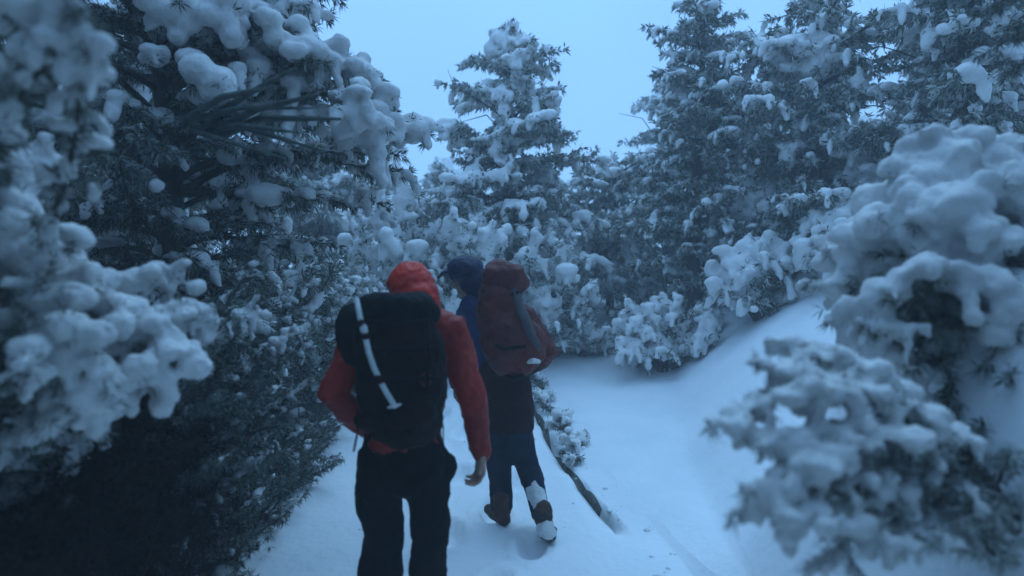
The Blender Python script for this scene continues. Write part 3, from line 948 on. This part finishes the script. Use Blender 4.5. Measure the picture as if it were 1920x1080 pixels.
# ------------------------------------------------------------------ people
def hand(wrist, dirv, palm, thumb_side, s=1.0, curl=.5):
    """palm and five fingers as closed tubes; dirv: direction of fingers, palm: palm normal, returns list"""
    d = unit(np.array(dirv, float)); pn = unit(np.array(palm, float)); sd = unit(np.cross(d, pn)) * thumb_side
    pn = unit(np.cross(sd, d)) * (1 if np.dot(np.cross(sd, d), pn) > 0 else -1)
    w0 = np.array(wrist, float)
    out = [tube([w0 - d * .03, w0 + d * .02 * s], [.024 * s, .024 * s], 10)]
    for k in (-1, 0, 1):
        out.append(tube([w0 + d * .015 + sd * k * .010 * s, w0 + d * .085 * s + sd * k * .023 * s], [.017 * s, .016 * s], 8))
    lens = [.070, .080, .074, .058]
    for k in range(4):
        o = w0 + d * .085 * s + sd * (.033 - k * .0215) * s
        L = lens[k] * s; p = o; pts = [o - d * .02, o]; ang = 0
        for j, f in enumerate((.42, .33, .25)):
            ang += curl * (.6 + .3 * j)
            v = d * math.cos(ang) + pn * math.sin(ang)
            p = p + v * L * f; pts.append(p)
        out.append(tube(pts, [.0095 * s, .0095 * s, .009 * s, .008 * s, .007 * s], 8))
    o = w0 + d * .02 * s + sd * .026 * s
    v1 = unit(d * .7 + sd * .7 + pn * .3); v2 = unit(d * .95 + sd * .25 + pn * .35)
    out.append(tube([o - v1 * .01, o + v1 * .035 * s, o + v1 * .035 * s + v2 * .03 * s], [.012 * s, .011 * s, .009 * s], 8))
    return out


def head_parts(c, yaw, pitch=0.0):
    """c centre of head; yaw 0 looks along +Y, positive turns left"""
    f = np.array([-math.sin(yaw) * math.cos(pitch), math.cos(yaw) * math.cos(pitch), math.sin(pitch)])
    r = unit(np.cross(f, np.array([0, 0, 1.]))); u = np.cross(r, f)
    def q(a, b, cc): return np.array(c) + r * a + f * b + u * cc
    rot = ('Z', yaw)
    out = [ell(q(0, -.012, .028), (.074, .092, .088), rot), ell(q(0, .022, -.045), (.056, .062, .064), rot), ell(q(0, .052, -.092), (.026, .022, .02), rot),
           tube([q(0, .084, .012), q(0, .106, -.020)], [.010, .015], 8), ell(q(0, .086, -.052), (.026, .014, .012), rot), ell(q(0, .078, .030), (.052, .018, .012), rot)]
    for s in (-1, 1):
        out.append(ell(q(s * .078, -.01, -.01), (.012, .022, .032), rot))
        out.append(ell(q(s * .032, .068, -.02), (.024, .018, .02), rot))
    eyes = [q(-.031, .083, .006), q(.031, .083, .006)]
    return out, eyes, q


# --- near hiker: red jacket
def hiker_red():
    X = lambda px: (px - 960) / 426.6
    Z = lambda py: EYE - (py - 495) / 426.6
    Y = 2.95
    root = empty('person', (-.49, Y, gz(-.49, Y)))
    tag(root, 'nearer hiker in red hooded jacket and black trousers seen from behind', 'person')
    g = gz(-.49, Y)
    hip_l, hip_r = np.array([-.575, Y, .86]), np.array([-.395, Y, .86])
    kn_l, kn_r = np.array([-.60, Y + .10, .48]), np.array([-.365, Y - .02, .48])
    an_l, an_r = np.array([-.60, Y - .02, g + .10]), np.array([-.385, Y + .06, g + .10])
    sh_l, sh_r = np.array([X(668), Y + .06, Z(618)]), np.array([X(838), Y + .06, Z(620)])
    el_l, el_r = np.array([X(630), Y - .04, Z(738)]), np.array([X(883), Y + .02, Z(742)])
    wr_l, wr_r = np.array([X(672), Y + .14, Z(826)]), np.array([X(901), Y + .04, Z(848)])
    neck = np.array([X(756), Y + .15, Z(590)]); head = np.array([X(757), Y + .22, Z(552)])
    chest = np.array([X(752), Y + .08, Z(650)]); waist = np.array([X(752), Y, Z(790)]); pel = np.array([X(752), Y, Z(850)])
    hp, eyes, q = head_parts(head, .05, -.25)
    body = hp + [tube([neck - np.array([0, .02, .06]), head - np.array([0, 0, .05])], [.062, .058], 12),
                 tube([pel, waist, chest, neck - np.array([0, .02, .05])], [(.15, .10), (.135, .095), (.165, .11), (.09, .08)], 16)]
    for a, b, c, s in ((sh_l, el_l, wr_l, 1), (sh_r, el_r, wr_r, -1)):
        body.append(tube([chest * .3 + a * .7, a, a * .5 + b * .5, b, b * .5 + c * .5, c], [.055, .052, .046, .037, .035, .025], 12))
    for a, b, c in ((hip_l, kn_l, an_l), (hip_r, kn_r, an_r)):
        body.append(tube([a, a * .5 + b * .5, b, b * .5 + c * .5, c, c + np.array([0, .12, -.05])], [.085, .075, .055, .05, .038, .03], 12))
    body += hand(wr_l + np.array([.0, .01, -.01]), (.3, .5, -.6), (.9, 0, .2), 1, 1.0, .6)
    body += hand(wr_r + np.array([0, 0, -.01]), (-.06, .02, -1), (-1, -.35, 0), -1, 1.22, .7)
    b = link('body', fuse('body', body, .006, 1), M_SKIN, root)
    for e in eyes:
        link('eye', new_mesh('eye', *ell(e, (.010, .010, .010)), 3), M_EYE, b)
    # jacket
    jk = [tube([np.array([X(752), Y, Z(835)]), waist, np.array([X(752), Y + .03, Z(710)]), chest, neck - np.array([0, .03, .07])], [(.205, .145), (.19, .135), (.20, .14), (.205, .14), (.11, .10)], 18)]
    jk[0] = tube([np.array([X(752), Y, Z(832)]), waist, np.array([X(752), Y + .03, Z(710)]), chest, neck - np.array([0, .03, .07])], [(.185, .14), (.185, .135), (.20, .14), (.205, .14), (.11, .10)], 18)
    jk.append(tube([sh_l + np.array([.08, 0, .02]), sh_l, sh_l * .5 + el_l * .5, el_l + np.array([-.012, 0, 0]), el_l * .5 + wr_l * .5, wr_l - np.array([0, 0, .0])], [.085, .080, .074, .072, .066, .045], 14))
    jk.append(tube([sh_r - np.array([.08, 0, -.02]), sh_r, sh_r * .5 + el_r * .5, el_r, el_r * .5 + wr_r * .5, wr_r + np.array([0, 0, -.02])], [.088, .083, .076, .068, .056, .050], 14))
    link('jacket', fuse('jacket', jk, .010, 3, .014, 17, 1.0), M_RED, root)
    # hood: rounded, slightly bunched, opening forward
    hd = [ell(head + np.array([-.005, -.02, .035]), (.108, .125, .112)), ell(head + np.array([.02, -.04, -.02]), (.112, .12, .10)), ell(head + np.array([.045, -.06, -.06]), (.10, .09, .09)),
          tube([q(-.08, .085, .07), q(0, .115, .105), q(.08, .085, .07)], [.018, .02, .018], 8)]
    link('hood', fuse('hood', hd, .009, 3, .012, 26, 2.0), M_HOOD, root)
    # trousers, baggy
    tr = [tube([np.array([X(752), Y, Z(815)]), pel, np.array([X(752), Y, Z(880)])], [(.19, .135), (.205, .14), (.205, .14)], 18)]
    tr.append(tube([hip_l + np.array([0, 0, -.02]), np.array([-.60, Y + .03, .70]), np.array([-.61, Y + .07, .58]), np.array([-.590, Y + .08, .46]), np.array([-.60, Y + .03, .30]), np.array([-.60, Y - .02, g + .08])],
                   [.115, .112, .108, .092, .102, .095], 16))
    tr.append(tube([hip_r + np.array([0, 0, -.02]), np.array([-.375, Y, .70]), np.array([-.362, Y - .01, .58]), np.array([-.368, Y - .02, .46]), np.array([-.378, Y + .02, .30]), np.array([-.385, Y + .06, g + .08])],
                   [.108, .098, .088, .080, .082, .085], 16))
    tr.append(ell((X(838), Y, Z(880)), (.035, .06, .06)))
    link('trousers', fuse('trousers', tr, .010, 3, .015, 15, 3.0), M_TROUSER, root)
    for i, an in enumerate((an_l, an_r)):
        bt = [tube([an + np.array([0, -.03, .10]), an + np.array([0, -.03, -.02])], [.055, .055], 12), tube([an + np.array([0, -.06, -.06]), an + np.array([0, .08, -.065]), an + np.array([0, .16, -.07])], [.042, .045, .035], 12)]
        o = link('boot', fuse('boot', bt, .009, 2), M_BOOT, root)
    # loose cords on the outside of the right leg
    for (a, bb) in ((915, 928), (960, 976)):
        link('cord', mesh_of('cord', [tube([(X(826), Y - .06, Z(a - 14)), (X(833), Y - .07, Z(a)), (X(836), Y - .07, Z(bb))], [.003, .003, .004], 6)]), M_BLACK, root)


def pack_shell(name, items, voxel, noise, ns, seed):
    return fuse(name, items, voxel, 4, noise, ns, seed)


def rbox(c, h, bulge=1.0):
    """rounded box: superellipsoid"""
    V, T = ICO2B
    p = 3.2
    n = (np.abs(V) ** p).sum(1) ** (-1 / p)
    return V * n[:, None] * np.array(h) + np.array(c), T


def pack_black():
    D = 2.70
    W = lambda px, py, y=0.0: at(px, py, D + y)
    root = empty('backpack', (-.47, 2.72, .95))
    tag(root, 'big black backpack with a pale strap, worn by the hiker in red', 'backpack')
    body = [ell(W(752, 700, .02), (.19, .15, .29)), rbox(W(756, 775, .03), (.15, .12, .12)), rbox(W(738, 640, .03), (.165, .12, .14)), ell(W(760, 800, .0), (.13, .12, .10))]
    sh = link('pack_body', pack_shell('pack_body', body, .009, .020, 11, 3), M_BLACK2, root)
    lid = [rbox(W(742, 582, .03), (.158, .135, .075)), ell(W(770, 590, .03), (.12, .11, .07)), ell(W(715, 572, .04), (.09, .10, .06))]
    link('pack_lid', pack_shell('pack_lid', lid, .008, .020, 13, 4), M_BLACK, root)
    side = [ell(W(660, 615, .08), (.075, .08, .10)), ell(W(668, 650, .08), (.07, .08, .09))]
    link('side_pouch', pack_shell('side_pouch', side, .009, .012, 20, 5), M_BLACK, root)
    pk = [ell(W(765, 775, -.06), (.11, .08, .075)), ell(W(700, 790, -.03), (.09, .07, .05))]
    link('front_pocket', pack_shell('front_pocket', pk, .009, .010, 20, 6), M_BLACK2, root)
    # pale strap in two lengths with a red buckle between
    def st(pts, w_, t_):
        return mesh_of('strap', [tube(pts, [(w_, t_)] * len(pts), 8)])
    f = -.155
    a = [W(668, 562, f + .03), W(672, 585, f), W(676, 606, f - .005)]
    link('strap', mesh_of('strap', [tube(a, [.010, .011, .0105], 10)]), M_STRAP, root)
    b = [W(684, 634, f - .01), W(690, 662, f - .015), W(700, 692, f - .018), W(708, 708, f - .02)]
    link('strap', mesh_of('strap', [tube(b, [.011, .011, .011, .0105], 10)]), M_STRAP, root)
    c = [W(712, 718, f - .02), W(724, 740, f - .02), W(738, 763, f - .02)]
    link('strap', mesh_of('strap', [tube(c, [.0105, .011, .0105], 10)]), M_STRAP, root)
    for tb in (tube([W(676, 606, f - .008), W(680, 613, f - .01)], [.0155, .0155], 8), tube([W(681, 623, f - .01), W(684, 632, f - .012)], [.0145, .0145], 8), tube([W(707, 708, f - .02), W(712, 717, f - .02)], [.014, .014], 8)):
        link('buckle', mesh_of('buckle', [tb]), M_MAROON, root)
    link('strap_clip', mesh_of('strap_clip', [tube([W(680, 613, f - .012), W(682, 622, f - .012)], [.015, .015], 8)]), M_STRAP, root)
    link('snow_crust', mesh_of('snow_crust', [tube([W(726, 766, f - .02), W(738, 764, f - .025), W(749, 760, f - .02)], [.004, .007, .004], 8)]), M_SNOW_SHADED, root)
    for px in (705, 800):
        link('webbing', mesh_of('webbing', [tube([W(px, 600, f + .03), W(px + 2, 660, f + .01), W(px, 740, f + .01)], [(.010, .003)] * 3, 8)]), M_BLACK, root)
    for (a_, b_) in ((712, 712), (655, 655)):
        link('compression_strap', mesh_of('compression_strap', [tube([W(690, a_, f + .01), W(745, a_ + 3, f - .012), W(815, a_ - 2, f + .03)], [(.003, .009)] * 3, 8)]), M_BLACK, root)
    for (x0, y0, x1, y1) in ((700, 645, 696, 720), (792, 640, 797, 716), (823, 765, 829, 845), (668, 770, 660, 850)):
        link('loose_strap', mesh_of('loose_strap', [tube([W(x0, y0, f + .02), W((x0 + x1) / 2 + 4, (y0 + y1) / 2, f - .01), W(x1, y1, f + .005)], [(.007, .002)] * 3, 6)]), M_BLACK, root)
    cord = [(712, 655), (790, 690), (712, 715), (792, 748), (718, 770)]
    link('bungee_cord', mesh_of('bungee_cord', [tube([W(a_, b_, f - .012) for a_, b_ in cord], [.003] * 5, 6)]), M_BLACK, root)
    link('zip', mesh_of('zip', [tube([W(690, 600, f + .015), W(740, 607, f - .012), W(800, 600, f + .015)], [.004] * 3, 6)]), M_BLACK, root)
    link('patch', new_mesh('patch', *ell(W(797, 713, -.12), (.025, .012, .028)), 3), M_PACKRED, root)
    for s in (660,):
        link('shoulder_strap', mesh_of('shoulder_strap', [tube([W(s, 590, .12), W(s + (5 if s < 700 else -5), 572, .22), W(s, 600, .36)], [(.028, .009)] * 3, 10)]), M_BLACK, root)


hiker_red()
pack_black()


# --- farther hiker: navy hood
def hiker_navy():
    X = lambda px: (px - 960) / 292.7
    Z = lambda py: EYE - (py - 495) / 292.7
    Y = 4.27
    g = gz(-.0, Y)
    root = empty('person', (-.02, Y, g))
    tag(root, 'farther hiker in navy peaked hood stepping forward, head turned left', 'person')
    head = np.array([X(872), Y + .10, Z(522)])
    neck = np.array([X(888), Y + .07, Z(560)])
    chest = np.array([X(918), Y + .06, Z(630)]); waist = np.array([X(945), Y, Z(740)]); pel = np.array([X(952), Y, Z(790)])
    sh_l, sh_r = np.array([X(872), Y + .06, Z(598)]), np.array([X(985), Y + .06, Z(592)])
    el_l, wr_l = np.array([X(854), Y + .06, Z(670)]), np.array([X(849), Y + .14, Z(728)])
    el_r, wr_r = np.array([X(1031), Y - .02, Z(664)]), np.array([X(1004), Y + .06, Z(690)])
    hip_l, hip_r = np.array([X(930), Y, Z(800)]), np.array([X(972), Y, Z(800)])
    kn_l, kn_r = np.array([X(938), Y + .03, .42]), np.array([X(987), Y + .05, .44])
    an_l, an_r = np.array([X(940), Y - .02, g + .10]), np.array([X(1012), Y - .30, g + .16])
    yaw = 1.05
    hp, eyes, q = head_parts(head, yaw, -.1)
    body = hp + [tube([neck - np.array([0, 0, .05]), head - np.array([0, 0, .05])], [.06, .056], 12),
                 tube([pel, waist, chest, neck - np.array([0, 0, .05])], [(.15, .10), (.13, .09), (.16, .11), (.09, .08)], 16)]
    for a, b, c in ((sh_l, el_l, wr_l), (sh_r, el_r, wr_r)):
        body.append(tube([chest * .3 + a * .7, a, a * .5 + b * .5, b, b * .5 + c * .5, c], [.055, .05, .045, .036, .034, .025], 12))
    for a, b, c in ((hip_l, kn_l, an_l), (hip_r, kn_r, an_r)):
        body.append(tube([a, a * .5 + b * .5, b, b * .5 + c * .5, c, c + np.array([0, .08, -.05])], [.085, .075, .055, .05, .038, .03], 12))
    body += hand(wr_l, (.05, .05, -1), (1, .1, 0), 1, 1.0, .6)
    body += hand(wr_r, (-.9, .1, -.1), (0, .2, -1), -1, 1.0, .6)
    b = link('body', fuse('body', body, .006, 1), M_SKIN, root)
    for e in eyes:
        link('eye', new_mesh('eye', *ell(e, (.010, .010, .010)), 3), M_EYE, b)
    jk = [tube([np.array([X(952), Y, Z(800)]), np.array([X(950), Y, Z(735)]), chest, neck - np.array([0, 0, .04])], [(.185, .14), (.175, .13), (.19, .14), (.10, .09)], 18),
          tube([sh_l + np.array([.08, 0, .02]), sh_l, sh_l * .5 + el_l * .5, el_l, el_l * .5 + wr_l * .5, wr_l], [.085, .078, .068, .060, .052, .042], 14),
          ell((X(893), Y + .07, Z(580)), (.12, .11, .09))]
    me = fuse('jacket', jk, .010, 3, .009, 24, 4.0)
    o = link('jacket', me, [M_NAVY, M_MAROON], root)
    zc = Z(688)
    off = parent_origin(root)
    for p in me.polygons:
        c = p.center + off
        if c.z < zc + .05 * math.sin(c.x * 30) and c.x > X(872): p.material_index = 1
    sl = [tube([sh_r - np.array([.08, 0, -.02]), sh_r, sh_r * .5 + el_r * .5, el_r, el_r * .5 + wr_r * .5, wr_r], [.08, .075, .068, .064, .055, .045], 14)]
    link('sleeve', fuse('sleeve', sl, .010, 3, .009, 24, 5.0), M_PACKRED, root)['label'] = 'dark red right sleeve'
    # hood with stiff peak pointing left
    f = np.array([-math.sin(yaw), math.cos(yaw), -.12])
    r_ = unit(np.cross(f, np.array([0, 0, 1.])))
    hd = [ell(head + np.array([-.005, -.03, .055]), (.118, .125, .10)), ell(head + np.array([.05, -.02, -.02]), (.10, .115, .10)), ell(head + np.array([.075, -.02, -.07]), (.09, .10, .08))]
    link('hood', fuse('hood', hd, .008, 3, .009, 24, 6.0), M_HNAVY, root)
    pk = []
    for s in np.linspace(-.075, .075, 7):
        pp = head + r_ * s
        rr = .185 - .35 * abs(s) ** 1.3
        pk.append(tube([pp + f * .06 + np.array([0, 0, .085 - abs(s) * .35]), pp + f * (rr * .8) + np.array([0, 0, .075 - abs(s) * .4]), pp + f * rr + np.array([0, 0, .05 - abs(s) * .4])], [(.02, .012), (.018, .010), (.015, .008)], 8))
    link('hood_peak', fuse('hood_peak', pk, .006, 3), M_HNAVY, root)
    tr = [tube([np.array([X(952), Y, Z(770)]), np.array([X(953), Y, Z(810)]), np.array([X(955), Y, Z(838)])], [(.165, .13), (.168, .13), (.15, .12)], 18),
          tube([np.array([X(932), Y, Z(820)]), np.array([X(934), Y + .02, .45]), np.array([X(938), Y + .0, .28]), np.array([X(941), Y - .02, g + .10])], [.105, .088, .076, .074], 14),
          tube([np.array([X(972), Y + .02, Z(820)]), np.array([X(984), Y + .03, .44]), np.array([X(999), Y - .12, .32])], [.10, .082, .072], 14)]
    link('trousers', fuse('trousers', tr, .010, 3, .008, 22, 7.0), M_JEANS, root)
    # left boot planted, brown
    a = an_l
    bt = [tube([a + np.array([0, -.02, .08]), a + np.array([0, -.02, -.02])], [.060, .062], 12), tube([a + np.array([.02, -.06, -.055]), a + np.array([-.05, .08, -.06]), a + np.array([-.09, .15, -.065])], [.045, .047, .036], 12)]
    o = link('boot', fuse('boot', bt, .008, 2, .004, 30), M_BOOT, root)
    # right lower leg: gaiter and boot packed with snow, heel lifted
    a = an_r
    g0 = np.array([X(996), Y - .10, .36])
    link('gaiter', fuse('gaiter', [tube([g0, g0 * .5 + a * .5, a], [.068, .064, .060], 14)], .008, 2, .006, 30), M_JEANS, root)
    link('snow_crust', fuse('snow_crust', [tube([g0 + np.array([.005, -.035, -.02]), g0 * .5 + a * .5 + np.array([.0, -.03, 0]), a + np.array([.01, -.03, .03])], [.050, .058, .045], 12),
                                          ell(a + np.array([.02, -.06, -.06]), (.055, .05, .06)), ell(a + np.array([.04, -.05, -.09]), (.05, .05, .045))], .008, 3, .008, 34), M_SNOW_SHADED, root)
    b0 = a + np.array([.01, -.03, -.02]); b1 = a + np.array([.04, .03, -.12])
    o = link('boot', fuse('boot', [tube([b0 + np.array([0, .01, .06]), b0], [.058, .058], 12), tube([b0, b0 * .4 + b1 * .6, b1 + np.array([0, .10, -.01])], [.052, .052, .042], 12)], .008, 2), M_BOOT, root)
    s0 = a + np.array([.015, -.085, -.04])
    link('heel_strap', mesh_of('heel_strap', [tube([a + np.array([-.055, -.05, .015]), a + np.array([.0, -.092, .02]), a + np.array([.06, -.055, .01])], [(.006, .018)] * 3, 8)]), M_SOLE, root)
    link('boot_sole', fuse('boot_sole', [tube([s0 + np.array([.02, .02, -.075]), s0 + np.array([.03, .10, -.09]), s0 + np.array([.04, .20, -.085])], [(.05, .018)] * 3, 10)], .007, 1), M_SOLE, root)


def pack_red():
    D = 4.05
    W = lambda px, py, y=0.0: at(px, py, D + y)
    root = empty('backpack', W(965, 690))
    tag(root, 'tall dark red backpack with a grey side panel, worn by the navy-hooded hiker', 'backpack')
    body = [rbox(W(934, 580, .02), (.135, .15, .18)), rbox(W(966, 658, .02), (.150, .15, .150)), ell(W(950, 630, 0), (.165, .17, .22)), ell(W(990, 645, .02), (.12, .13, .15))]
    link('pack_body', pack_shell('pack_body', body, .011, .024, 10, 8), M_PACKRED, root)
    lid = [rbox(W(944, 521, .03), (.132, .14, .092)), ell(W(938, 503, .03), (.10, .11, .06)), ell(W(960, 530, .03), (.11, .11, .08))]
    link('pack_lid', pack_shell('pack_lid', lid, .011, .016, 15, 9), M_PACKRED, root)
    pan = [tube([W(962, 548, -.06), W(975, 585, -.09), W(990, 620, -.10), W(1008, 662, -.04)], [(.05, .035), (.055, .04), (.055, .04), (.045, .04)], 12)]
    link('side_panel', pack_shell('side_panel', pan, .010, .007, 20, 10), M_PACKGREY, root)
    link('hip_belt', mesh_of('hip_belt', [tube([W(925, 700, 0), W(965, 712, -.10), W(1005, 695, 0)], [(.035, .015)] * 3, 10)]), M_BLACK, root)
    link('strap', mesh_of('strap', [tube([W(905, 545, -.09), W(935, 560, -.13), W(972, 548, -.10)], [(.004, .011)] * 3, 8)]), M_BLACK, root)
    link('strap', mesh_of('strap', [tube([W(912, 640, -.11), W(945, 655, -.18), W(985, 650, -.14)], [(.004, .011)] * 3, 8)]), M_BLACK, root)
    link('snow_crust', fuse('snow_crust', [tube([W(988, 680, -.10), W(1000, 677, -.12), W(1010, 679, -.11)], [.012, .018, .014], 10)], .006, 2, .004, 50), M_SNOW_SHADED, root)


hiker_navy()
pack_red()

# ------------------------------------------------------------------ air
def haze():
    bm = bmesh.new(); bmesh.ops.create_cube(bm, size=1)
    zl, zh = -12.0, 12.0
    for v in bm.verts:
        v.co = Vector((v.co.x * 236, v.co.y * 236 + 5, zl if v.co.z < 0 else zh))
    me = bpy.data.meshes.new('haze'); bm.to_mesh(me); bm.free()
    o = bpy.data.objects.new('haze', me); col.objects.link(o)
    o['kind'] = 'stuff'
    m = bpy.data.materials.new('haze'); m.use_nodes = True
    n = m.node_tree.nodes; n.remove(n['Principled BSDF'])
    v = n.new('ShaderNodeVolumePrincipled'); v.inputs['Density'].default_value = HAZE_DENSITY
    v.inputs['Color'].default_value = (.93, .95, .98, 1); v.inputs['Anisotropy'].default_value = 0.1
    m.node_tree.links.new(v.outputs[0], n['Material Output'].inputs['Volume'])
    me.materials.append(m)


haze()
tris = 0; seen = set()
for o in S.objects:
    if o.type == 'MESH' and o.data.name not in seen:
        seen.add(o.data.name); tris += sum(1 for _ in ()) or len(o.data.loops) - 2 * len(o.data.polygons)
print('TRIS', tris, 'objects', len(S.objects))
